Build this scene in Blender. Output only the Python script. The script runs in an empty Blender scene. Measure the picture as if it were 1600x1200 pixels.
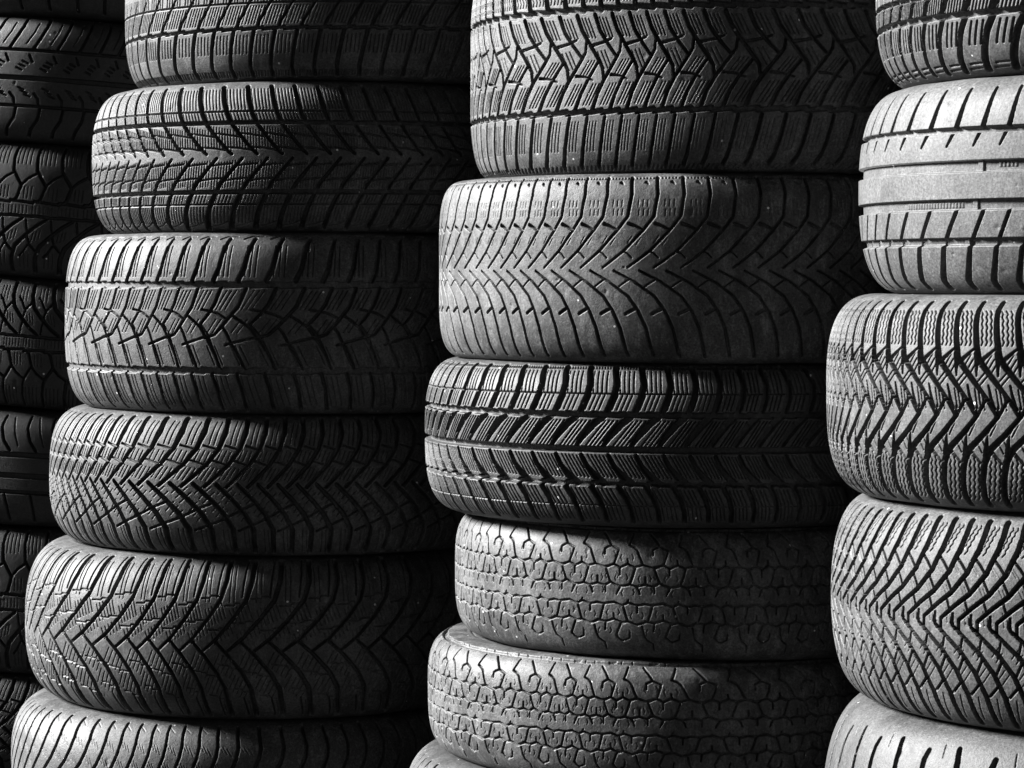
import bpy, math, random
import numpy as np

# ------------------------------------------------------------------ camera, sky, sun, exposure
S = bpy.context.scene
COL = S.collection
GROUND_DROP = 0.70                      # camera height over the yard
F_PX = 4400.0                           # focal length, in pixels of a 1600 px wide frame
HORIZON = 442.0
cam_d = bpy.data.cameras.new('camera')
cam = bpy.data.objects.new('camera', cam_d)
COL.objects.link(cam)
cam.location = (0, 0, GROUND_DROP)
cam.rotation_euler = (math.radians(90), 0, 0)
cam_d.sensor_width = 36
cam_d.lens = 36 * F_PX / 1600
cam_d.shift_y = -(600 - HORIZON) / 1600
cam_d.clip_start = 0.05
cam_d.clip_end = 2000
S.camera = cam

SUN_BEHIND, SUN_EL = 14.5, 28.0         # degrees behind the left-hand side, degrees up
W = bpy.data.worlds.new('World')
S.world = W
W.use_nodes = True
wn = W.node_tree
bg = wn.nodes['Background']
sky = wn.nodes.new('ShaderNodeTexSky')
sky.sky_type = 'NISHITA'
sky.sun_disc = False
sky.sun_elevation = math.radians(SUN_EL)
sky.sun_rotation = math.radians(-(90 - SUN_BEHIND))
sky.air_density = 0.03
sky.dust_density = 0.02
sep = wn.nodes.new('ShaderNodeSeparateColor')          # black-and-white film behind a red filter
wn.links.new(sky.outputs[0], sep.inputs[0])
wn.links.new(sep.outputs[0], bg.inputs[0])
bg.inputs[1].default_value = 0.05

sd = bpy.data.lights.new('sun', 'SUN')
sd.energy = 1.5
sd.angle = math.radians(16)
sd.color = (1, 1, 1)
sun = bpy.data.objects.new('sun', sd)
COL.objects.link(sun)
a, e = math.radians(SUN_BEHIND), math.radians(SUN_EL)
from mathutils import Vector
to_sun = Vector((-math.cos(a) * math.cos(e), math.sin(a) * math.cos(e), math.sin(e)))
sun.rotation_euler = to_sun.to_track_quat('Z', 'Y').to_euler()
sun.location = (-4, 2, 5)

S.view_settings.view_transform = 'Standard'
S.view_settings.look = 'None'
S.view_settings.gamma = 1
S.view_settings.use_curve_mapping = False
S.view_settings.exposure = 4.4

# ------------------------------------------------------------------ materials
def rubber(name, lo, hi, rough, dust, dustcol, grain=1.0, seed=0.0):
    m = bpy.data.materials.new(name)
    m.use_nodes = True
    t = m.node_tree
    n, l = t.nodes, t.links
    p = n['Principled BSDF']
    tc = n.new('ShaderNodeTexCoord')
    mp = n.new('ShaderNodeMapping')
    mp.inputs['Location'].default_value = (seed, seed * 1.7, seed * 0.6)
    l.new(tc.outputs['Object'], mp.inputs[0])

    def noise(scale, detail=4, rough_=0.6, stretch=None):
        x = n.new('ShaderNodeTexNoise')
        x.inputs['Scale'].default_value = scale
        x.inputs['Detail'].default_value = detail
        x.inputs['Roughness'].default_value = rough_
        if stretch:
            mm = n.new('ShaderNodeMapping')
            mm.inputs['Scale'].default_value = stretch
            l.new(mp.outputs[0], mm.inputs[0])
            l.new(mm.outputs[0], x.inputs['Vector'])
        else:
            l.new(mp.outputs[0], x.inputs['Vector'])
        return x

    def ramp(src, a0, a1, c0, c1):
        r = n.new('ShaderNodeMapRange')
        r.inputs[1].default_value, r.inputs[2].default_value = a0, a1
        r.inputs[3].default_value, r.inputs[4].default_value = c0, c1
        l.new(src, r.inputs[0])
        return r.outputs[0]

    def mix(fac, a_, b_):
        x = n.new('ShaderNodeMix')
        x.data_type = 'FLOAT'
        if isinstance(fac, float):
            x.inputs[0].default_value = fac
        else:
            l.new(fac, x.inputs[0])
        for s_, v in ((2, a_), (3, b_)):
            if isinstance(v, float):
                x.inputs[s_].default_value = v
            else:
                l.new(v, x.inputs[s_])
        return x.outputs[0]
    big = noise(9, 5, 0.65)
    base = ramp(big.outputs[0], 0.3, 0.7, lo, hi)
    # grey dust in patches and streaks
    d1 = noise(17, 8, 0.72, (1, 1, 0.55))
    dfac = ramp(d1.outputs[0], 0.45, 0.62, 0.0, dust)
    base = mix(dfac, base, dustcol)
    # dried run-off streaks and scuffs
    d2 = noise(95, 7, 0.78, (1, 1, 0.3))
    base = mix(ramp(d2.outputs[0], 0.5, 0.66, 0.0, dust), base, dustcol * 1.35)
    d3 = noise(34, 7, 0.7)
    base = mix(ramp(d3.outputs[0], 0.52, 0.66, 0.0, 0.6), base, lo * 0.55)
    d4 = noise(260, 5, 0.8)
    base = mix(ramp(d4.outputs[0], 0.56, 0.68, 0.0, 0.55), base, dustcol * 1.5)
    # fine speckle
    sp = noise(420, 3, 0.7)
    mul = n.new('ShaderNodeMath')
    mul.operation = 'MULTIPLY'
    l.new(base, mul.inputs[0])
    l.new(ramp(sp.outputs[0], 0.32, 0.68, 0.35, 1.65), mul.inputs[1])
    base = mul.outputs[0]
    # a few pale specks: grit stuck to the rubber
    vo = n.new('ShaderNodeTexVoronoi')
    vo.inputs['Scale'].default_value = 75
    l.new(mp.outputs[0], vo.inputs['Vector'])
    lt = n.new('ShaderNodeMath'); lt.operation = 'LESS_THAN'; lt.inputs[1].default_value = 0.1
    l.new(vo.outputs['Distance'], lt.inputs[0])
    sc = n.new('ShaderNodeSeparateColor')
    l.new(vo.outputs['Color'], sc.inputs[0])
    gt = n.new('ShaderNodeMath'); gt.operation = 'GREATER_THAN'; gt.inputs[1].default_value = 0.9
    l.new(sc.outputs[0], gt.inputs[0])
    an = n.new('ShaderNodeMath'); an.operation = 'MULTIPLY'
    l.new(lt.outputs[0], an.inputs[0]); l.new(gt.outputs[0], an.inputs[1])
    base = mix(an.outputs[0], base, 0.4)
    comb = n.new('ShaderNodeCombineColor')
    for k in range(3):
        l.new(base, comb.inputs[k])
    l.new(comb.outputs[0], p.inputs['Base Color'])
    l.new(ramp(d1.outputs[0], 0.3, 0.75, rough - 0.08, rough + 0.16), p.inputs['Roughness'])
    p.inputs['Specular IOR Level'].default_value = 0.3
    b1 = noise(650, 3, 0.7)
    bm1 = n.new('ShaderNodeBump')
    bm1.inputs['Strength'].default_value = 1.0 * grain
    bm1.inputs['Distance'].default_value = 0.0009
    l.new(b1.outputs[0], bm1.inputs['Height'])
    b2 = noise(130, 4, 0.65)
    bm2 = n.new('ShaderNodeBump')
    bm2.inputs['Strength'].default_value = 0.8 * grain
    bm2.inputs['Distance'].default_value = 0.0016
    l.new(b2.outputs[0], bm2.inputs['Height'])
    l.new(bm1.outputs[0], bm2.inputs['Normal'])
    l.new(bm2.outputs[0], p.inputs['Normal'])
    return m

MAT = {
    'black': rubber('black_rubber', 0.016, 0.026, 0.56, 0.5, 0.045, 0.35, 0.0),
    'grey': rubber('weathered_grey_rubber', 0.02, 0.034, 0.58, 0.7, 0.062, 0.35, 3.1),
    'pale': rubber('pale_dusty_rubber', 0.034, 0.046, 0.62, 0.6, 0.06, 0.25, 5.3),
    'faded': rubber('faded_rubber', 0.022, 0.034, 0.6, 0.7, 0.056, 0.3, 6.1),
    'worn': rubber('worn_dusty_rubber', 0.014, 0.026, 0.56, 0.9, 0.06, 0.4, 7.7),
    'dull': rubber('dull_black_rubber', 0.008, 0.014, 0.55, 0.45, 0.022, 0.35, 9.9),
}
MAT_SIDE = rubber('sidewall_rubber', 0.02, 0.03, 0.55, 0.55, 0.05, 0.3, 2.2)
MAT_LINER = rubber('inner_liner_rubber', 0.02, 0.03, 0.6, 0.2, 0.05, 0.4, 4.4)

# ------------------------------------------------------------------ tread patterns
# A pattern is a set of cuts in a repeating unit: u counts units along the circumference,
# v runs from -1 (lower edge) to 1 (upper edge), widths and depths are millimetres.
class Pattern:
    """Coordinates are measured off a side view of the tyre: x along it (with bend = axis x and radius in the
    same measure, the roundness is undone), y down it."""
    def __init__(self, count, x0, unit, ymid, yhalf, rnd=0.5, bend=None):
        self.x0, self.unit, self.ym, self.yh = x0, unit, ymid, yhalf
        self.bend, self.soft, self.off, self.cuts = bend, rnd, 0.0, []
        self.N = count
        if bend:
            self.N = max(12, int(round(2 * math.pi / (self.turn(x0 + unit, 0) - self.turn(x0, 0)))))
            self.t0 = self.turn(x0, 0)

    def turn(self, x, v):
        xc, r = self.bend
        f = 0.83 + 0.17 * (1 - abs(v) ** 2.9) ** (1 / 2.9)      # the shoulder draws in
        s_, t = (x - xc) / (r * f), 0.0
        for _ in range(6):
            t = math.asin(max(-0.999, min(0.999, s_ * (1 - 0.1 * f * math.cos(t)))))
        return t

    def uv(self, x, y):
        v = (self.ym - y) / self.yh
        if abs(v) > 0.8:                       # the outermost part turns over the shoulder
            v = math.copysign(0.8 + (abs(v) - 0.8) * 0.84, v)
        v = max(-0.975, min(0.975, v))
        if self.bend:
            return ((self.turn(x, v) - self.t0) * self.N / (2 * math.pi) + self.off, v)
        return ((x - self.x0) / self.unit + self.off, v)

    def cut(self, w, d, pts, dx=0.0, rep=1):
        """w: a width or (start, end); rep: how many times evenly inside one unit."""
        w0, w1 = (w, w) if not isinstance(w, tuple) else w
        n = len(pts)
        P0 = [self.uv(x + dx, y) for x, y in pts]
        for k in range(rep):
            P = [(u + k / rep, v) for u, v in P0]
            for i in range(n - 1):
                self.cuts.append((P[i], P[i + 1], w0 + (w1 - w0) * i / max(1, n - 1),
                                  w0 + (w1 - w0) * (i + 1) / max(1, n - 1), d))

    def ring(self, y, w, d, saw=0.0, teeth=1):
        v0, v1 = self.uv(self.x0, y - saw / 2)[1], self.uv(self.x0, y + saw / 2)[1]
        for k in range(teeth):
            self.cuts.append(((k / teeth - (0.1 if saw == 0 else 0), v0), ((k + 1) / teeth + (0.1 if saw == 0 else 0), v1), w, w, d))

    def hatch(self, w, d, p, q, n, dx, dy=0.0, rep=1):
        for i in range(n):
            self.cut(w, d, [(p[0] + dx * i, p[1] + dy * i), (q[0] + dx * i, q[1] + dy * i)], rep=rep)

    def zig(self, w, d, p, q, n, dx, steps=8, amp=6, rep=1):
        for i in range(n):
            pts = []
            for k in range(steps + 1):
                f = k / steps
                pts.append((p[0] + (q[0] - p[0]) * f + dx * i + (amp if k % 2 else -amp) / 2,
                            p[1] + (q[1] - p[1]) * f))
            self.cut(w, d, pts, rep=rep)

    def mirror(self, du=0.0, y=None):
        v0 = 0.0 if y is None else (self.ym - y) / self.yh
        for (p, q, a_, b_, d) in list(self.cuts):
            self.cuts.append(((p[0] + du, 2 * v0 - p[1]), (q[0] + du, 2 * v0 - q[1]), a_, b_, d))

    def flip(self):
        self.cuts = [((p[0], -p[1]), (q[0], -q[1]), a_, b_, d) for (p, q, a_, b_, d) in self.cuts]
        return self

PAT = {}

# zigzag winter tread between two straight rings, square shoulder blocks
p = Pattern(41, 640, 285, 480, 665, bend=(1371, 1821))
p.cut((3.4, 2.4), 6, [(590, 225), (625, 310), (670, 375), (735, 460), (785, 530), (795, 600)])
p.cut((3.4, 2.2), 6, [(730, 225), (770, 320), (835, 400), (905, 472)])
p.cut((2.4, 1.6), 4, [(705, 402), (800, 385), (862, 366)])
p.cut((1.8, 3.6), 6, [(945, 372), (935, 440), (905, 478), (800, 600), (745, 680), (705, 775)])
p.cut((2.0, 3.4), 6, [(1045, 495), (960, 590), (895, 680), (850, 775)])
p.cut((2.2, 1.2), 4, [(855, 575), (930, 582), (992, 602)])
p.cut((4.4, 4.2), 6.5, [(640, 175), (625, 60), (610, -100), (620, -170)], rep=2)
p.cut((2.6, 3.6), 6.5, [(668, 815), (645, 960), (635, 1060), (628, 1122)], rep=2)
p.ring(190, 4.6, 6.5, 14, 2)
p.ring(785, 4.2, 6.5, -14, 2)
for o in (0, 0.5):
    p.off = o
    p.hatch(0.9, 1.3, (625, 240), (680, 355), 3, 26, 2)
    p.hatch(0.9, 1.3, (770, 745), (850, 625), 3, 26, 0)
    p.zig(0.8, 1.0, (668, 150), (645, -80), 4, 26, 9, 9)
    p.hatch(0.6, 0.7, (690, 840), (670, 1010), 3, 24)
p.off = 0
p.hatch(0.8, 1.2, (745, 440), (800, 540), 3, 30, -4)
p.hatch(0.8, 1.2, (890, 570), (960, 490), 3, 26, 0)
p.off = 0
for q in range(9):
    p.cut(1.8, 1.2, [(640 + q * 31.6, 1115), (636 + q * 31.6, 1140)])
PAT['zigzag'] = p

# arrow tread, no rings
p = Pattern(70, 760, 150, 610, 558, bend=(1244, 1700))
p.cut((2.4, 1.4), 4.2, [(915, 62), (908, 180), (880, 310), (820, 388), (710, 508), (640, 565), (585, 607)])
p.cut((2.8, 1.6), 3.5, [(740, 352), (775, 366), (818, 388)])
p.cut(1.1, 2.2, [(705, 512), (730, 526), (752, 550)])
p.cut((1.4, 2.8), 4.2, [(650, 625), (770, 690), (880, 772), (940, 860), (985, 960), (1010, 1060), (1030, 1138)])
p.cut(1.2, 2.2, [(732, 680), (700, 702), (668, 727)])
p.cut(2.4, 3.2, [(928, 845), (900, 858), (868, 876)])
for i in range(3):
    for yy in (215, 268):
        p.cut(0.8, 0.4, [(800 + 26 * i, yy), (795 + 26 * i, yy + 36)])
    p.cut(0.8, 0.4, [(755 + 24 * i, 425 + 5 * i), (728 + 24 * i, 465 + 5 * i)])
p.cut((2.6, 1.0), 1.6, [(850, 98), (862, 112)])
for i in range(8):
    p.cut(1.1, 1.0, [(772 + 18 * i, 66), (770 + 18 * i, 74)])
PAT['arrow'] = p

# four slanted ribs, two opposite slants
p = Pattern(64, 700, 190, 600, 560, bend=(1426, 1961))
p.cut((5.0, 5.2), 7, [(872, 50), (872, 180), (850, 262), (800, 372)])
p.ring(385, 4.8, 7, 10)
p.ring(246, 1.1, 2)
p.cut((8.5, 3.0), 7, [(765, 398), (690, 465), (625, 540), (583, 605)])
p.ring(620, 5.2, 7)
p.cut((3.4, 6.5), 7, [(622, 660), (660, 735), (715, 795), (775, 845)])
p.ring(852, 3.6, 7, 14)
p.cut((4.4, 4.2), 7, [(690, 870), (745, 950), (785, 1040), (810, 1128)])
p.ring(1000, 0.9, 1.5)
p.hatch(1.1, 1.6, (900, 85), (893, 238), 4, 32)
p.hatch(1.1, 1.6, (878, 255), (835, 352), 4, 33)
p.hatch(1.1, 1.8, (790, 425), (655, 595), 4, 28)
p.hatch(1.0, 1.5, (665, 655), (755, 800), 5, 27, 2)
p.hatch(1.0, 1.5, (735, 885), (800, 990), 4, 30)
p.hatch(1.0, 1.5, (805, 1008), (840, 1110), 4, 30)
for i in range(10):
    p.cut(1.3, 1.3, [(702 + 19 * i, 55), (701 + 19 * i, 66)])
PAT['slanted'] = p

# honeycomb tread of an old narrow tyre
p = Pattern(35, 435, 512, 725, 625, 0.5, bend=(1946, 2686))
def lv(*pts):
    return [(x, y - (x - 435) * 0.06) for x, y in pts]
K = 2.8
p.cut(2.2, K, lv((400, 140), (415, 205), (430, 268), (392, 282), (360, 297), (350, 346)))
p.cut(2.0, K, lv((430, 268), (500, 308), (470, 370), (435, 440)))
p.cut(2.2, K, lv((692, 155), (650, 215), (610, 270), (655, 292), (682, 318), (705, 395), (730, 460)))
p.cut(2.2, K, lv((330, 462), (380, 457), (435, 440), (500, 476), (575, 444), (645, 480), (730, 460), (845, 500), (890, 486)))
p.cut(1.8, 3, lv((576, 446), (576, 400)))
p.cut(1.9, 3, lv((492, 474), (488, 545)))
p.cut(2.2, K, lv((350, 470), (368, 535), (392, 603)))
p.cut(2.2, K, lv((650, 488), (622, 560), (590, 636)))
p.cut(2.3, K, lv((392, 603), (440, 630), (490, 650), (545, 645), (590, 634), (660, 660), (750, 640), (830, 667), (904, 634)))
p.cut(2.1, 3, lv((750, 642), (750, 575)))
p.cut((2.4, 1.4), K, lv((492, 650), (470, 690), (455, 722)))
p.cut((2.4, 1.4), K, lv((655, 660), (680, 690), (690, 728)))
p.cut((2.2, 1.4), K, lv((838, 664), (840, 728)))
p.cut(2.3, K, lv((318, 806), (370, 800), (430, 795), (510, 829), (575, 803), (665, 836), (745, 822), (832, 840)))
p.cut(1.9, 3, lv((665, 836), (664, 898)))
p.cut(1.8, 2, lv((560, 805), (575, 780)))
p.cut(2.2, K, lv((520, 832), (545, 905), (572, 978)))
p.cut(2.2, K, lv((820, 850), (800, 920), (778, 985)))
p.cut(2.3, K, lv((266, 955), (350, 975), (430, 950), (520, 990), (572, 978), (670, 1016), (778, 985)))
p.cut(1.9, 3, lv((430, 952), (426, 900)))
p.cut((2.2, 1.6), K, lv((500, 1000), (480, 1060), (465, 1110), (500, 1140), (540, 1165), (604, 1138), (600, 1085)))
p.cut((2.2, 1.6), K, lv((720, 1035), (745, 1110), (775, 1160), (850, 1205), (872, 1275)))
p.cut(1.9, 3, lv((350, 980), (350, 1052)))
p.cut(1.6, 1.8, lv((560, 126), (610, 118), (652, 98)))
p.cut(1.6, 1.8, lv((720, 128), (800, 124)))
p.cut(1.6, 1.8, lv((766, 124), (764, 72)))
p.cut(1.6, 1.8, lv((415, 122), (500, 102), (590, 58)))
for cx, cy in ((575, 385), (410, 545), (505, 570), (745, 590), (420, 890), (665, 930), (570, 710), (755, 705), (540, 1090), (350, 1060), (395, 350)):
    for s_ in (-1, 1):
        p.cut(0.8, 0.5, lv((cx + s_ * 52, cy - 28), (cx + s_ * 66, cy), (cx + s_ * 54, cy + 26)))
p.ring(725 - 0.985 * 625, 7, 3)
p.cuts = [(c[0], c[1], c[2] * 0.66, c[3] * 0.66, c[4]) if c[2] > 1.3 else c for c in p.cuts]
p.N = int(round(p.N * 1.12))
PAT['honeycomb'] = p

# V tread with a thin ring and plain shoulder blocks
p = Pattern(63, 900, 188, 0, 655, bend=(1575, 1831))
p.cut((2.0, 3.4), 6, [(1205, 45), (1120, 160), (1065, 230), (1038, 285)])
p.ring(288, 3.0, 6, -12)
p.ring(108, 1.5, 3)
p.cut((4.2, 4.0), 6.5, [(1012, 300), (985, 420), (972, 560), (995, 640)])
p.hatch(1.0, 1.4, (915, 95), (920, 18), 6, 27)
p.hatch(0.9, 1.4, (935, 255), (985, 130), 7, 26)
p.hatch(1.1, 1.4, (1030, 460), (1042, 335), 4, 33)
for i in range(8):
    p.cut(1.6, 1.2, [(905 + 23 * i, 595), (907 + 23 * i, 632)])
p.mirror(0.5)
PAT['rib_vee'] = p

# fine V tread with double rings
p = Pattern(63, 900, 188, 545, 537, bend=(1495, 1855))
p.cut((4.2, 2.4), 7, [(975, 36), (985, 150), (1008, 240), (1040, 310), (1110, 400), (1200, 500), (1240, 532)])
p.cut((2.4, 5.2), 7, [(1125, 562), (1050, 640), (960, 740), (893, 870), (862, 960), (862, 1072)])
p.ring(230, 1.5, 3)
p.ring(310, 4.0, 7)
p.ring(800, 4.2, 7)
p.ring(885, 1.4, 3)
p.cut(1.5, 3, [(905, 383), (1000, 395), (1105, 412)])
p.cut(1.5, 3, [(1010, 484), (1100, 490), (1205, 508)])
p.cut(1.5, 3, [(1080, 612), (1170, 604), (1240, 598)])
p.cut(1.5, 3, [(965, 722), (1060, 708), (1160, 700)])
p.hatch(0.8, 1.1, (1000, 60), (1020, 215), 6, 25)
p.hatch(0.8, 1.1, (1035, 240), (1055, 298), 6, 25)
p.hatch(0.7, 0.9, (1060, 330), (1066, 480), 9, 21, 4)
p.hatch(0.7, 0.9, (1100, 600), (1080, 780), 9, 21, -3)
p.hatch(0.8, 1.1, (915, 820), (895, 872), 6, 25)
p.hatch(0.8, 1.0, (890, 900), (882, 1020), 6, 25)
p.cut(1.2, 1.5, [(885, 1050), (950, 1035), (1000, 1010)])
PAT['fine_vee'] = p

# hooked centre between two wide rings
p = Pattern(30, 600, 330, 585, 556, bend=(1110, 1600))
p.ring(350, 7.5, 3.6, -10, 2)
p.ring(872, 7.5, 3.6, 10, 2)
p.cut((3.4, 4.4), 7, [(945, 58), (908, 150), (882, 250), (845, 325)], rep=2)
p.cut((3.2, 2.4), 6, [(735, 370), (690, 470), (640, 535), (585, 592)])
p.cut((3.2, 2.4), 6, [(895, 372), (845, 485), (745, 598), (690, 652), (620, 672)])
p.cut(2.0, 4, [(595, 500), (680, 515), (725, 530), (765, 552)])
p.cut(2.2, 5, [(820, 543), (870, 575), (920, 612), (955, 665)])
p.cut(2.2, 4, [(945, 668), (860, 690), (765, 714)])
p.cut(2.2, 5, [(740, 600), (770, 640), (800, 700), (850, 790), (885, 860)])
p.cut(2.2, 5, [(915, 610), (975, 690), (1030, 780), (1062, 860)])
p.cut(1.8, 4, [(590, 590), (640, 650), (700, 780), (720, 850)])
p.hatch(1.0, 1.4, (905, 110), (885, 300), 3, 30, 0, rep=2)
p.hatch(0.9, 1.3, (775, 385), (700, 500), 3, 30, 0, rep=2)
p.hatch(0.9, 1.3, (800, 720), (855, 835), 3, 28, 0, rep=2)
p.hatch(0.8, 1.2, (640, 640), (700, 560), 2, 36, 0, rep=2)
p.cut((3.0, 3.2), 6, [(672, 890), (705, 980), (745, 1128)], rep=2)
p.hatch(0.9, 1.2, (700, 905), (760, 1090), 3, 33, 0, rep=2)
p.cut(1.6, 1.8, [(880, 60), (930, 40), (990, 42)], rep=2)
PAT['hooked'] = p

# wide V arms crossed by long thin lines
p = Pattern(34, 300, 290, 590, 522, bend=(1375, 1867))
for o in (0, 0.5):
    p.off = o
    p.cut((5.0, 3.0), 7, [(592, 84), (547, 200), (490, 312), (402, 430), (250, 588)])
    p.cut((3.4, 5.4), 7, [(320, 568), (430, 680), (520, 782), (592, 900), (640, 1092)])
    p.cut(1.7, 3, [(388, 290), (490, 322)])
    p.cut(1.7, 3, [(300, 396), (410, 438)])
    p.hatch(1.0, 1.4, (505, 110), (425, 282), 3, 32, 4)
    p.hatch(0.9, 1.2, (365, 320), (330, 395), 3, 30, 8)
    p.hatch(0.9, 1.2, (255, 440), (205, 530), 4, 26, 6)
    p.hatch(0.8, 1.2, (330, 640), (400, 560), 3, 26, 34)
    p.hatch(0.8, 1.2, (440, 770), (490, 700), 3, 28, 32)
    p.hatch(0.9, 1.2, (520, 900), (575, 1080), 3, 32, 0)
p.off = 0
p.cut(2.0, 4, [(480, 908), (590, 858), (690, 815), (800, 755), (905, 708)])
PAT['crossed_vee'] = p

# broad V with stepped links and hatched blocks
p = Pattern(28, 600, 370, 600, 512, bend=(1041, 1620))
for o, s_ in ((0, 0), (0.5, -44)):
    p.off = o
    p.cut((5.0, 2.4), 7, [(915, 100), (892, 230), (850, 340), (760, 450), (640, 572), (530, 655)])
    p.cut((2.4, 5.0), 7, [(455, 598), (545, 682), (640, 790), (700, 890), (752, 1085)])
    p.cut(1.4, 3, [(872, 98), (845, 200), (822, 320)])
    p.cut(1.3, 1.8, [(700, 374 + s_), (765, 372 + s_), (775, 358 + s_), (842, 360 + s_)])
    p.cut(1.3, 1.8, [(575, 520 + s_), (650, 520 + s_), (662, 508 + s_), (725, 508 + s_)])
    p.cut(1.3, 1.8, [(470, 775 + s_), (555, 785 + s_), (565, 800 + s_), (640, 805 + s_)])
    p.cut(1.3, 1.8, [(585, 928 + s_), (640, 932 + s_), (650, 950 + s_), (720, 955 + s_)])
    p.cut(1.4, 3, [(655, 950), (680, 1020), (700, 1080)])
    p.hatch(0.9, 1.1, (735, 400), (770, 500), 6, 24, -10)
    p.hatch(0.9, 1.1, (600, 545), (625, 610), 6, 26, -14)
    p.hatch(0.9, 1.1, (480, 660), (440, 745), 5, 28, 18)
    p.hatch(0.9, 1.1, (590, 800), (550, 890), 5, 26, 16)
    p.hatch(0.9, 1.1, (760, 130), (735, 350), 2, 30, 0)
    p.hatch(0.9, 1.1, (690, 965), (720, 1070), 3, 24, 0)
PAT['stepped_vee'] = p

# plain close curved grooves with diagonal slits
p = Pattern(75, 880, 120, 715, 515, bend=(1803, 1640))
p.cut((3.0, 3.2), 5.5, [(885, 225), (858, 280), (838, 370), (815, 450), (780, 540), (735, 620), (690, 700), (640, 790)])
p.cut((3.0, 3.2), 5.5, [(640, 830), (690, 920), (745, 1020), (790, 1120), (820, 1220), (835, 1300)])
for k in range(3):
    p.cut(0.8, 0.4, [(845 + 22 * k, 350 + 16 * k), (862 + 22 * k, 400 + 16 * k)])
    p.cut(0.8, 0.4, [(800 + 22 * k, 470 + 16 * k), (822 + 22 * k, 530 + 16 * k)])
    p.cut(0.8, 0.35, [(720 + 22 * k, 640 + 16 * k), (745 + 22 * k, 700 + 16 * k)])
p.cut(0.8, 0.6, [(885, 245), (905, 275)])
PAT['curved'] = p

# narrow blocks with dense vertical slits
p = Pattern(56, 1100, 280, -244, 1110, bend=(3395, 3381))
p.ring(232, 4.2, 6.5, -18)
p.ring(8, 3.4, 6, -14)
p.cut((5.4, 5.0), 6.5, [(1180, -5), (1125, 100), (1068, 240)])
p.cut((4.6, 6.0), 6.5, [(1375, 270), (1318, 420), (1302, 560), (1308, 690), (1345, 815)])
p.hatch(1.1, 1.6, (1135, 205), (1170, 20), 7, 34)
p.hatch(1.4, 2.0, (1145, 540), (1165, 310), 3, 58)
p.cut(1.8, 1.6, [(1160, 742), (1270, 738)])
p.cut(1.8, 1.6, [(1160, 795), (1275, 788)])
p.mirror(0.4)
p.cut((4.6, 4.6), 6, [(1180, -20), (1160, -150), (1150, -244)])
p.cut((4.6, 4.6), 6, [(1150, -244), (1140, -350), (1110, -480)])
PAT['slit_blocks'] = p

# summer tread: four wide straight rings
p = Pattern(58, 700, 150, 590, 562, bend=(1696, 1676))
p.ring(308, 4.2, 6.5)
p.ring(494, 10.5, 6.0)
p.ring(690, 9.5, 6.0)
p.ring(880, 7.0, 6.0)
p.cut((2.0, 4.4), 6, [(875, 82), (845, 165), (822, 240), (802, 305)])
p.cut((2.6, 1.2), 4, [(788, 325), (752, 390)])
p.cut((2.8, 2.8), 5.5, [(808, 725), (752, 858)])
p.cut((3.6, 6.0), 6.5, [(736, 890), (726, 1000), (722, 1085), (748, 1128)])
PAT['ribbed'] = p

# chevrons with spiked ends and zigzag slits
p = Pattern(84, 350, 111, 580, 562, bend=(1326, 1771))
p.cut((3.2, 4.6), 7, [(430, 36), (398, 90), (386, 150), (386, 250), (398, 350)])
p.cut((4.4, 1.6), 7, [(398, 350), (480, 455), (560, 555), (602, 628)])
p.cut((4.0, 0.8), 5, [(388, 320), (388, 432)])
p.cut((3.0, 0.9), 4, [(418, 352), (490, 290)])
p.cut((1.6, 4.4), 7, [(552, 552), (500, 640), (420, 735), (345, 815)])
p.cut((4.4, 4.8), 7, [(345, 815), (322, 880), (316, 970), (330, 1060), (362, 1118)])
p.cut((0.8, 4.0), 5, [(332, 738), (326, 840)])
p.cut((2.8, 0.9), 4, [(362, 832), (412, 886)])
p.cut((0.8, 2.4), 4, [(450, 480), (462, 540), (480, 600)])
p.cut((0.8, 2.2), 4, [(500, 590), (490, 640), (470, 680)])
p.zig(0.9, 1.3, (418, 92), (416, 278), 3, 24, 10, 8)
p.zig(0.9, 1.3, (352, 860), (356, 1085), 3, 24, 12, 8)
p.hatch(0.9, 1.2, (432, 385), (468, 325), 3, 14, 22)
p.hatch(0.9, 1.2, (500, 470), (545, 418), 2, 14, 18)
p.hatch(0.9, 1.2, (490, 500), (505, 600), 3, 20, 4)
p.hatch(0.9, 1.2, (440, 740), (470, 680), 2, 18, 0)
p.hatch(0.9, 1.2, (385, 770), (415, 830), 2, 24, -20)
PAT['spiked_chevron'] = p

# pointed V with cross links
p = Pattern(85, 835, 90, 556, 472, bend=(1519, 1347))
p.cut((5.0, 2.2), 7.5, [(925, 112), (908, 180), (885, 240), (835, 340), (760, 430), (690, 488), (632, 545)])
p.cut((2.0, 1.8), 6, [(632, 545), (632, 600)])
p.cut((1.6, 5.0), 7.5, [(682, 528), (683, 570), (722, 605), (805, 682), (870, 765), (920, 865), (950, 960), (968, 1008)])
p.cut(1.5, 4, [(785, 282), (806, 308), (826, 338)])
p.cut(1.5, 4, [(736, 372), (750, 402), (762, 434)])
p.cut(1.4, 4, [(655, 452), (668, 500)])
p.cut(1.4, 4, [(765, 520), (758, 560), (775, 585)])
p.cut(1.5, 4, [(848, 862), (886, 815)])
p.cut(1.5, 4, [(790, 768), (815, 708)])
p.cut(1.4, 4, [(715, 690), (726, 628)])
p.zig(0.8, 1.0, (870, 135), (800, 265), 2, 20, 10, 6)
p.hatch(0.7, 0.5, (760, 300), (792, 348), 2, 18, 10)
p.hatch(0.7, 0.5, (715, 395), (735, 440), 2, 20, 8)
p.hatch(0.7, 0.5, (655, 500), (660, 560), 3, 16, 0)
p.hatch(0.7, 0.5, (690, 690), (715, 650), 2, 18, 20)
p.hatch(0.7, 0.5, (790, 800), (830, 740), 2, 18, 20)
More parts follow.
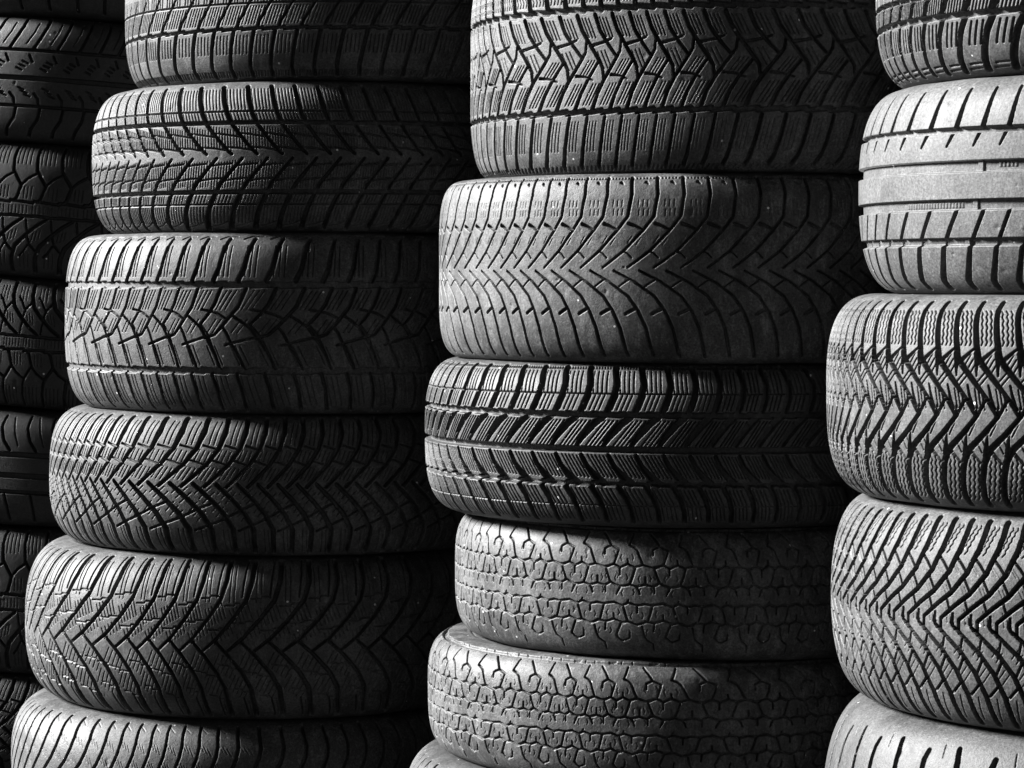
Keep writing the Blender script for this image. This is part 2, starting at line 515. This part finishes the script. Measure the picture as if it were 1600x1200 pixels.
p.cut(0.8, 0.9, [(880, 870), (900, 980)])
PAT['pointed_vee'] = p

# long plain slots
p = Pattern(24, 400, 300, 1655, 665)
p.cut((4.2, 5.6), 7, [(490, 1088), (482, 1130), (486, 1300), (490, 1560)])
p.cut((4.2, 5.8), 7, [(628, 1062), (638, 1120), (650, 1300), (660, 1560)])
p.cut(0.9, 0.8, [(560, 1050), (566, 1110)])
p.ring(1570, 6, 6)
p.ring(1800, 6, 6)
p.cut((4, 4), 6, [(490, 1820), (500, 2200)], rep=2)
PAT['slots'] = p

# two centre rings with short dashes, curved shoulder grooves
p = Pattern(66, 300, 150, 590, 490)
p.ring(372, 3.2, 6)
p.ring(590, 5.2, 6.5)
p.ring(806, 3.2, 6)
p.cut((3.0, 3.0), 6, [(392, 100), (388, 180), (360, 270), (318, 368)])
p.cut((2.8, 3.0), 6, [(388, 822), (375, 900), (330, 980), (310, 1050)])
for k in range(3):
    p.cut(1.8, 2.4, [(375 + 18 * k, 510 - 26 * k), (410 + 18 * k, 528 - 26 * k)])
    p.cut(1.8, 2.4, [(395 + 20 * k, 662 + 26 * k), (432 + 20 * k, 680 + 26 * k)])
p.cut(2.2, 3.5, [(300, 410), (322, 462)])
p.cut(2.4, 3.5, [(345, 705), (372, 745), (378, 800)])
p.cut(1.4, 1.6, [(330, 150), (315, 230), (275, 320)])
PAT['dashed'] = p

# leaf-shaped blocks either side of a centre rib
p = Pattern(58, 310, 195, 620, 535)
p.cut((3.2, 3.4), 6, [(505, 85), (500, 200), (512, 310), (590, 430), (560, 530), (540, 555)])
p.cut((2.6, 2.6), 5, [(590, 430), (640, 375), (705, 335)])
p.ring(560, 3.0, 5.5, 14)
p.ring(672, 3.2, 5.5, 6)
p.cut((3.2, 5.2), 6.5, [(620, 690), (540, 745), (450, 830), (375, 910), (345, 1000), (340, 1120)])
p.cut(2.6, 5, [(470, 820), (490, 890), (540, 945)])
p.cut(2.2, 4, [(455, 700), (462, 760), (470, 790)])
p.cut(2.0, 4, [(480, 895), (440, 960), (410, 990)])
p.hatch(1.0, 1.4, (535, 110), (540, 260), 4, 34)
p.hatch(1.0, 1.2, (620, 440), (615, 530), 3, 30)
p.hatch(0.9, 1.2, (500, 590), (500, 650), 6, 30)
p.hatch(1.0, 1.2, (420, 960), (415, 1080), 3, 32)
p.hatch(1.0, 1.2, (520, 800), (505, 870), 3, 28, -12)
PAT['leaf'] = p

# smooth-edged rib tread with curved shoulder cuts
p = Pattern(52, 0, 200, 500, 500)
p.ring(380, 7, 6)
p.ring(560, 6, 6)
p.ring(700, 4, 5)
p.cut((2.4, 3.4), 6, [(60, 40), (45, 150), (70, 260), (120, 340)])
p.cut((3.0, 3.2), 6, [(90, 730), (110, 840), (115, 960)])
p.cut(1.4, 2, [(130, 60), (150, 200), (180, 300)])
PAT['rib'] = p

def tile(pat, pitch_mm, y_of_v, half_mm, res=0.5):
    nx = max(24, int(round(pitch_mm / res)))
    ny = int(round(2 * half_mm / res)) + 1
    X, Y = np.meshgrid((np.arange(nx) + 0.0) * pitch_mm / nx, np.linspace(-half_mm, half_mm, ny))
    D = np.zeros_like(X)
    ys = Y[:, 0]
    for (p0, p1, w0, w1, d) in pat.cuts:
        ax, bx = p0[0] * pitch_mm, p1[0] * pitch_mm
        ay, by = float(y_of_v(p0[1])), float(y_of_v(p1[1]))
        if max(w0, w1) < 1.3:
            w0, w1, d = max(w0, 0.85), max(w1, 0.85), d * 1.7
        elif max(w0, w1) < 7:
            w0, w1, d = w0 * 1.2 + 0.15, w1 * 1.2 + 0.15, d * 1.15
        m = max(w0, w1) / 2 + 1.0
        j0, j1 = np.searchsorted(ys, min(ay, by) - m), np.searchsorted(ys, max(ay, by) + m)
        if j1 <= j0:
            continue
        k0 = math.floor((min(ax, bx) - m) / pitch_mm)
        k1 = math.floor((max(ax, bx) + m) / pitch_mm)
        XX, YY = X[j0:j1], Y[j0:j1]
        dx, dy = bx - ax, by - ay
        L2 = dx * dx + dy * dy + 1e-9
        for k in range(k0, k1 + 1):
            px, py = XX + k * pitch_mm - ax, YY - ay
            t = np.clip((px * dx + py * dy) / L2, 0, 1)
            dist = np.hypot(px - t * dx, py - t * dy)
            w = w0 + (w1 - w0) * t
            edge = min(pat.soft, 0.45 * max(w0, w1))
            f = np.clip((w / 2 - dist) / edge + 0.5, 0, 1)
            D[j0:j1] = np.maximum(D[j0:j1], d * f * f * (3 - 2 * f))
    return D

# ------------------------------------------------------------------ tyre builder
def grid_mesh(name, P, closed_u, mat, smooth=True):
    """P: (rows, cols, 3) vertex array; cols run round the tyre."""
    nr, nc = P.shape[:2]
    me = bpy.data.meshes.new(name)
    me.vertices.add(nr * nc)
    me.vertices.foreach_set('co', P.reshape(-1).astype(np.float32))
    c = np.arange(nc if closed_u else nc - 1)
    r = np.arange(nr - 1)
    R_, C_ = np.meshgrid(r, c, indexing='ij')
    C2 = (C_ + 1) % nc
    q = np.stack([R_ * nc + C_, R_ * nc + C2, (R_ + 1) * nc + C2, (R_ + 1) * nc + C_], -1).reshape(-1)
    nf = q.size // 4
    me.loops.add(q.size)
    me.loops.foreach_set('vertex_index', q.astype(np.int32))
    me.polygons.add(nf)
    me.polygons.foreach_set('loop_start', (np.arange(nf) * 4).astype(np.int32))
    me.polygons.foreach_set('loop_total', np.full(nf, 4, np.int32))
    if smooth:
        me.polygons.foreach_set('use_smooth', np.ones(nf, bool))
    me.materials.append(mat)
    me.update(calc_edges=True)
    return me

def link(name, me, parent):
    o = bpy.data.objects.new(name, me)
    COL.objects.link(o)
    o.parent = parent
    return o

STEP = 0.0006
R_RIM = 0.195

def tyre(label, pattern, centre, half, radius, mat, shoulder=0.05, power=3.0, arc=(-105, 100), tilt=0.0, phase=0.0,
         seed=0, bars=None, worn=1.0, dents=30, lumps=0.0008):
    rnd = np.random.RandomState(seed + 11)
    root = bpy.data.objects.new('tyre', None)
    root.empty_display_size = 0.1
    COL.objects.link(root)
    root.location = (centre[0], centre[1], centre[2] - half)
    face = math.atan2(centre[0], centre[1])           # turn the dense arc to the camera
    root.rotation_euler = (0, math.radians(tilt), -face)
    root['label'] = label
    root['category'] = 'tyre'
    root['group'] = 'used tyres stacked in columns'
    pat = PAT[pattern]
    # profile by arc length
    n, a_ = power, shoulder
    ph = np.linspace(-math.pi / 2, math.pi / 2, 4001)
    zz = half * np.sign(np.sin(ph)) * np.abs(np.sin(ph)) ** (2 / n)
    rr = radius - a_ + a_ * np.abs(np.cos(ph)) ** (2 / n)
    s = np.concatenate([[0], np.cumsum(np.hypot(np.diff(zz), np.diff(rr)))])
    s -= s[-1] / 2
    smax = s[-1]
    y_of_v = lambda v: np.interp(np.clip(v, -1, 1), zz / half, s) * 1000
    pitch = 2 * math.pi * radius * 1000 / pat.N
    T = tile(pat, pitch, y_of_v, smax * 1000)
    ny, nx = T.shape
    # sampling grid
    st = STEP / radius
    a0, a1 = math.radians(arc[0]), math.radians(arc[1])
    th = np.concatenate([np.arange(a0, a1, st), np.arange(a1, a0 + 2 * math.pi - st, 4 * st)])
    rows = np.linspace(-smax, smax, int(2 * smax / STEP) + 1)
    zr, r0 = np.interp(rows, s, zz), np.interp(rows, s, rr)
    dz, dr = np.gradient(zr, rows), np.gradient(r0, rows)
    ln = np.hypot(dz, dr) + 1e-12
    nr_, nz_ = dz / ln, -dr / ln
    f1, f2 = rnd.uniform(0, 6.28, 2)
    u = pat.N * th / (2 * math.pi) + phase + (0.02 * pat.N / 5) * np.sin(5 * th + f1) + (0.012 * pat.N / 8) * np.sin(8 * th + f2)
    uf = np.mod(u, 1.0) * nx
    i0 = np.floor(uf).astype(int) % nx
    fx = uf - np.floor(uf)
    vf = (rows + smax) / (2 * smax) * (ny - 1)
    j0 = np.clip(np.floor(vf).astype(int), 0, ny - 2)
    fy = (vf - j0)[:, None]
    i1 = (i0 + 1) % nx
    D = ((T[j0][:, i0] * (1 - fx) + T[j0][:, i1] * fx) * (1 - fy) + (T[j0 + 1][:, i0] * (1 - fx) + T[j0 + 1][:, i1] * fx) * fy)
    D *= worn
    TH, RW = np.meshgrid(th, rows)
    if bars:
        for (t0, y0, y1, wd, cap) in bars:            # raised bars and marks on a groove floor
            s0, s1 = y_of_v(y0) / 1000, y_of_v(y1) / 1000
            m = (np.abs(np.angle(np.exp(1j * (TH - t0)))) * radius < wd / 2) & (RW > s0) & (RW < s1)
            D = np.where(m, np.minimum(D, cap), D)
    # age: unevenness, dents and nicks
    L = np.zeros_like(D)
    for k in range(10):
        kx, ky = rnd.randint(1, 22), rnd.uniform(-60, 60)
        L += np.sin(kx * TH + ky * RW + rnd.uniform(0, 6.28)) / (1 + 0.15 * kx)
    L *= lumps * 1000 / 3
    for k in range(dents):
        t0, s0 = rnd.uniform(a0, a1), rnd.uniform(-smax, smax) * 0.85
        rad, dep = rnd.uniform(0.001, 0.0035), rnd.uniform(0.2, 0.8)
        c0, c1 = np.searchsorted(th[:int((a1 - a0) / st)], [t0 - 3 * rad / radius, t0 + 3 * rad / radius])
        b0, b1 = np.searchsorted(rows, [s0 - 3 * rad, s0 + 3 * rad])
        if c1 > c0 and b1 > b0:
            q = ((TH[b0:b1, c0:c1] - t0) * radius / rad) ** 2 + ((RW[b0:b1, c0:c1] - s0) / rad * rnd.uniform(0.5, 1.6)) ** 2
            L[b0:b1, c0:c1] += dep * np.exp(-q)
    edge = np.clip((1 - np.abs(rows) / smax) / 0.04, 0, 1)[:, None]
    D = (D + L) * edge / 1000
    rad_ = r0[:, None] - D * nr_[:, None]
    zed = zr[:, None] - D * nz_[:, None] + half
    P = np.stack([rad_ * np.sin(TH), -rad_ * np.cos(TH), zed], -1)
    link('tread', grid_mesh('tread', P, True, MAT[mat], False), root)
    # sidewalls with moulded rings
    tw = np.linspace(0, 2 * math.pi, 361)[:-1]
    for sgn in (1, -1):
        k = np.linspace(0, 1, 46)
        rs = (radius - a_) + (R_RIM - radius + a_) * k
        zs = half * (1 - 0.24 * np.clip((k - 0.2) / 0.8, 0, 1) ** 2.0)
        rings = np.zeros_like(k)
        for c_, wd in ((0.10, 0.02), (0.17, 0.015), (0.42, 0.02), (0.62, 0.03), (0.9, 0.03)):
            rings += np.exp(-((k - c_) / wd) ** 2)
        zs = zs - 0.0016 * rings
        zs[-3:] -= np.array([0.002, 0.006, 0.012])
        if sgn < 0:
            rs, zs = rs[::-1], -zs[::-1]
        TT, RR = np.meshgrid(tw, rs)
        ZZ = np.repeat(zs[:, None], len(tw), 1) + half
        link('sidewall', grid_mesh('sidewall', np.stack([RR * np.sin(TT), -RR * np.cos(TT), ZZ], -1), True, MAT_SIDE), root)
    # inner liner
    b = np.linspace(-1, 1, 25)
    zl = (0.76 * half - 0.012) * b
    rl = R_RIM + (radius - 0.016 - R_RIM) * (1 - np.abs(b) ** 6)
    zl, rl = zl[::-1], rl[::-1]
    TT, RR = np.meshgrid(tw[::3], rl)
    ZZ = np.repeat(zl[:, None], TT.shape[1], 1) + half
    link('inner_liner', grid_mesh('inner_liner', np.stack([RR * np.sin(TT), -RR * np.cos(TT), ZZ], -1), True, MAT_LINER), root)
    return root

# ------------------------------------------------------------------ the yard
def ground():
    n = 90
    g = np.concatenate([-np.geomspace(600, 4, 20), np.linspace(-3.5, 3.5, n), np.geomspace(4, 600, 20)])
    X, Y = np.meshgrid(g, g + 4)
    Z = 0.004 * np.sin(3 * X + 1) * np.sin(2.3 * Y) * (np.hypot(X, Y - 4) < 3.6) - 0.004
    m = bpy.data.materials.new('asphalt')
    m.use_nodes = True
    t = m.node_tree
    nz = t.nodes.new('ShaderNodeTexNoise')
    nz.inputs['Scale'].default_value = 60
    nz.inputs['Detail'].default_value = 8
    tc = t.nodes.new('ShaderNodeTexCoord')
    t.links.new(tc.outputs['Object'], nz.inputs['Vector'])
    cr = t.nodes.new('ShaderNodeValToRGB')
    cr.color_ramp.elements[0].color = (0.012, 0.012, 0.012, 1)
    cr.color_ramp.elements[1].color = (0.03, 0.03, 0.03, 1)
    t.links.new(nz.outputs[0], cr.inputs[0])
    t.links.new(cr.outputs[0], t.nodes['Principled BSDF'].inputs['Base Color'])
    t.nodes['Principled BSDF'].inputs['Roughness'].default_value = 1.0
    t.nodes['Principled BSDF'].inputs['Specular IOR Level'].default_value = 0.1
    bm = t.nodes.new('ShaderNodeBump')
    bm.inputs['Distance'].default_value = 0.004
    t.links.new(nz.outputs[0], bm.inputs['Height'])
    t.links.new(bm.outputs[0], t.nodes['Principled BSDF'].inputs['Normal'])
    o = bpy.data.objects.new('ground', grid_mesh('ground', np.stack([X, Y, Z], -1), False, m))
    COL.objects.link(o)
    o['kind'] = 'structure'
    o['label'] = 'dark asphalt yard under the tyre stacks'
ground()

# ------------------------------------------------------------------ the stacks
# depth of each column's axis, its seams from the top down (metres over the ground), then one row per tyre:
# x of its left edge at that depth, radius, pattern, rubber, options, label
def column(depth, seams, rows):
    for i, (xl, rad, pat, mat, opt, label) in enumerate(rows):
        top, bot = seams[i], seams[i + 1]
        tyre(label, pat, (xl + rad, depth, (top + bot) / 2), (top - bot) / 2 + 0.0003, rad, mat, **opt)

def at(px, depth):
    return (px - 800) / F_PX * depth

def seams(depth, ys, floor=True):
    z = [GROUND_DROP + (HORIZON - y) / F_PX * depth for y in ys]
    return z + ([0.0] if floor else [])

DA, DB, DC, DD = 3.70, 3.25, 2.77, 4.25
ARC = (-98, 62)
PAT['leaf_flipped'] = Pattern(58, 310, 195, 620, 535)
PAT['leaf_flipped'].cuts = list(PAT['leaf'].cuts)
PAT['leaf_flipped'].flip()

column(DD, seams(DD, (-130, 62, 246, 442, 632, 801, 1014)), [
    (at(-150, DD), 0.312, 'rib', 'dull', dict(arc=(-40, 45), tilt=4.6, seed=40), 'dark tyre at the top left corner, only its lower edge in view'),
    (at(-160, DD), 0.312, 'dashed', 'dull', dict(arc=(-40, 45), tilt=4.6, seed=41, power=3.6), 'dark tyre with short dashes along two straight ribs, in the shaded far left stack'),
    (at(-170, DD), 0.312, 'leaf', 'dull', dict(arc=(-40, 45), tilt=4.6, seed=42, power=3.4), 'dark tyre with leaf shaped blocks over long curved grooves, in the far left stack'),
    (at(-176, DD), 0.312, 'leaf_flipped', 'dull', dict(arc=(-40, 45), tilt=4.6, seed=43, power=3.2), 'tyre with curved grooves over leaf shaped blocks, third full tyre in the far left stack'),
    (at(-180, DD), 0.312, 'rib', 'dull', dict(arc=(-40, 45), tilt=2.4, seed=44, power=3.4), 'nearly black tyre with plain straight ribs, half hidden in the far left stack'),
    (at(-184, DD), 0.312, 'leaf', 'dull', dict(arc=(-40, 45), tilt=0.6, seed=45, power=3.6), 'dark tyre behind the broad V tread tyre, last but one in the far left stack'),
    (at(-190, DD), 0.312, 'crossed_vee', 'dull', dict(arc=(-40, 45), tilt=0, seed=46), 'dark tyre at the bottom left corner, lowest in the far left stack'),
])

# unseen column added beyond the left frame edge to shade the far left stack
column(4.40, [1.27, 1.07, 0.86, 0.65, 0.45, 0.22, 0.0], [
    (-1.592, 0.312, q, 'dull', dict(arc=(-5, 5), seed=50 + k), 'unseen dark tyre in a stack added to shade the far left one, %s' % w) for k, (q, w) in enumerate((
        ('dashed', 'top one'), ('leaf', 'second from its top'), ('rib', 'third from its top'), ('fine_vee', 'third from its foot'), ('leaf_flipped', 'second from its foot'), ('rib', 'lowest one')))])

column(DA, seams(DA, (-118, 150, 369, 632, 838, 1075)), [
    (at(199, DA), 0.308, 'rib_vee', 'grey', dict(arc=ARC, seed=1, power=3.4, phase=.2), 'tyre with slanted grooves over plain blocks, highest in the second stack from the left'),
    (at(148, DA), 0.312, 'fine_vee', 'grey', dict(arc=ARC, seed=2, power=2.9), 'tyre with fine V grooves crossed by double straight rings, second tyre of its stack'),
    (at(106, DA), 0.314, 'hooked', 'grey', dict(arc=ARC, seed=3, power=3.2), 'wide tyre with hooked centre blocks between two pale wide rings'),
    (at(82, DA), 0.314, 'crossed_vee', 'grey', dict(arc=ARC, seed=4, power=2.8, shoulder=.055), 'tyre with wide V arms crossed by long thin lines, above the broad stepped V tyre'),
    (at(45, DA), 0.318, 'stepped_vee', 'grey', dict(arc=ARC, seed=5, power=2.6, shoulder=.06), 'big tyre with broad V arms and stepped links between hatched blocks'),
    (at(24, DA), 0.318, 'curved', 'grey', dict(arc=ARC, seed=6, power=2.7, shoulder=.06), 'tyre with close curved grooves and small slits, lowest in the second stack from the left'),
])

column(DB, seams(DB, (-45, 285, 557, 793, 985, 1164)), [
    (at(735, DB), 0.314, 'zigzag', 'grey', dict(arc=ARC, seed=11, power=3.9, shoulder=.045), 'wide tyre with zigzag centre grooves between two straight rings, highest in the middle stack'),
    (at(686, DB), 0.314, 'arrow', 'worn', dict(arc=ARC, seed=12, power=3.9, shoulder=.04, dents=60), 'dusty worn tyre with arrow shaped grooves and no straight ring, second in the middle stack'),
    (at(664, DB), 0.314, 'slanted', 'black', dict(arc=ARC, seed=13, power=3.0, shoulder=.05), 'dark tyre with four rows of slanted blocks, third in the middle stack'),
    (at(710, DB), 0.292, 'honeycomb', 'worn', dict(arc=ARC, seed=14, worn=.8, lumps=.0011, power=3.4, shoulder=.045, dents=60), 'narrow old honeycomb tread tyre set back right under the slanted block tyre'),
    (at(669, DB), 0.298, 'honeycomb', 'worn', dict(arc=ARC, seed=15, power=3.4, shoulder=.045, phase=.4, dents=60), 'lower of the two narrow honeycomb tread tyres, sticking out further left'),
    (at(630, DB), 0.312, 'curved', 'black', dict(arc=ARC, seed=16, power=2.8, shoulder=.055), 'tyre just peeping in at the bottom edge below the two honeycomb tyres'),
])

b = [(-0.62, -0.25, -0.12, 0.006, 3.2), (-0.60, 0.10, 0.24, 0.006, 3.2), (-0.66, -0.57, -0.48, 0.006, 3.2)]
b = [(t - .0, y0, y1, w, c) for (t, y0, y1, w, c) in b]
for k in range(20):
    b.append((-0.93 + k * 0.0135, -0.205, -0.16, 0.0024, 4.0))
for k in range(5):
    b.append((-0.53 + k * 0.0135, 0.155, 0.205, 0.0024, 4.0))
CARC = (-98, 12)
column(DC, seams(DC, (-180, 140, 460, 772, 1090)), [
    (at(1372, DC), 0.306, 'slit_blocks', 'faded', dict(arc=CARC, seed=21, power=3.0, shoulder=.055), 'tyre of slit blocks cut by the top edge, highest in the right hand stack'),
    (at(1346, DC), 0.308, 'ribbed', 'pale', dict(arc=CARC, seed=22, power=2.9, shoulder=.055, bars=b, worn=.8), 'pale bright tyre with wide straight ribs and wear bars in its grooves'),
    (at(1294, DC), 0.316, 'spiked_chevron', 'faded', dict(arc=CARC, seed=23, power=2.9, shoulder=.055), 'tyre with close sharp chevrons and black spiked grooves, under the pale ribbed tyre'),
    (at(1303, DC), 0.316, 'pointed_vee', 'faded', dict(arc=CARC, seed=24, power=2.9, shoulder=.055), 'tyre with pointed V grooves joined by short links, fourth down the right hand stack'),
    (at(1288, DC), 0.320, 'slots', 'black', dict(arc=CARC, seed=25, power=2.8, shoulder=.065), 'smooth tyre with long plain slots, cut off at the bottom right corner'),
])
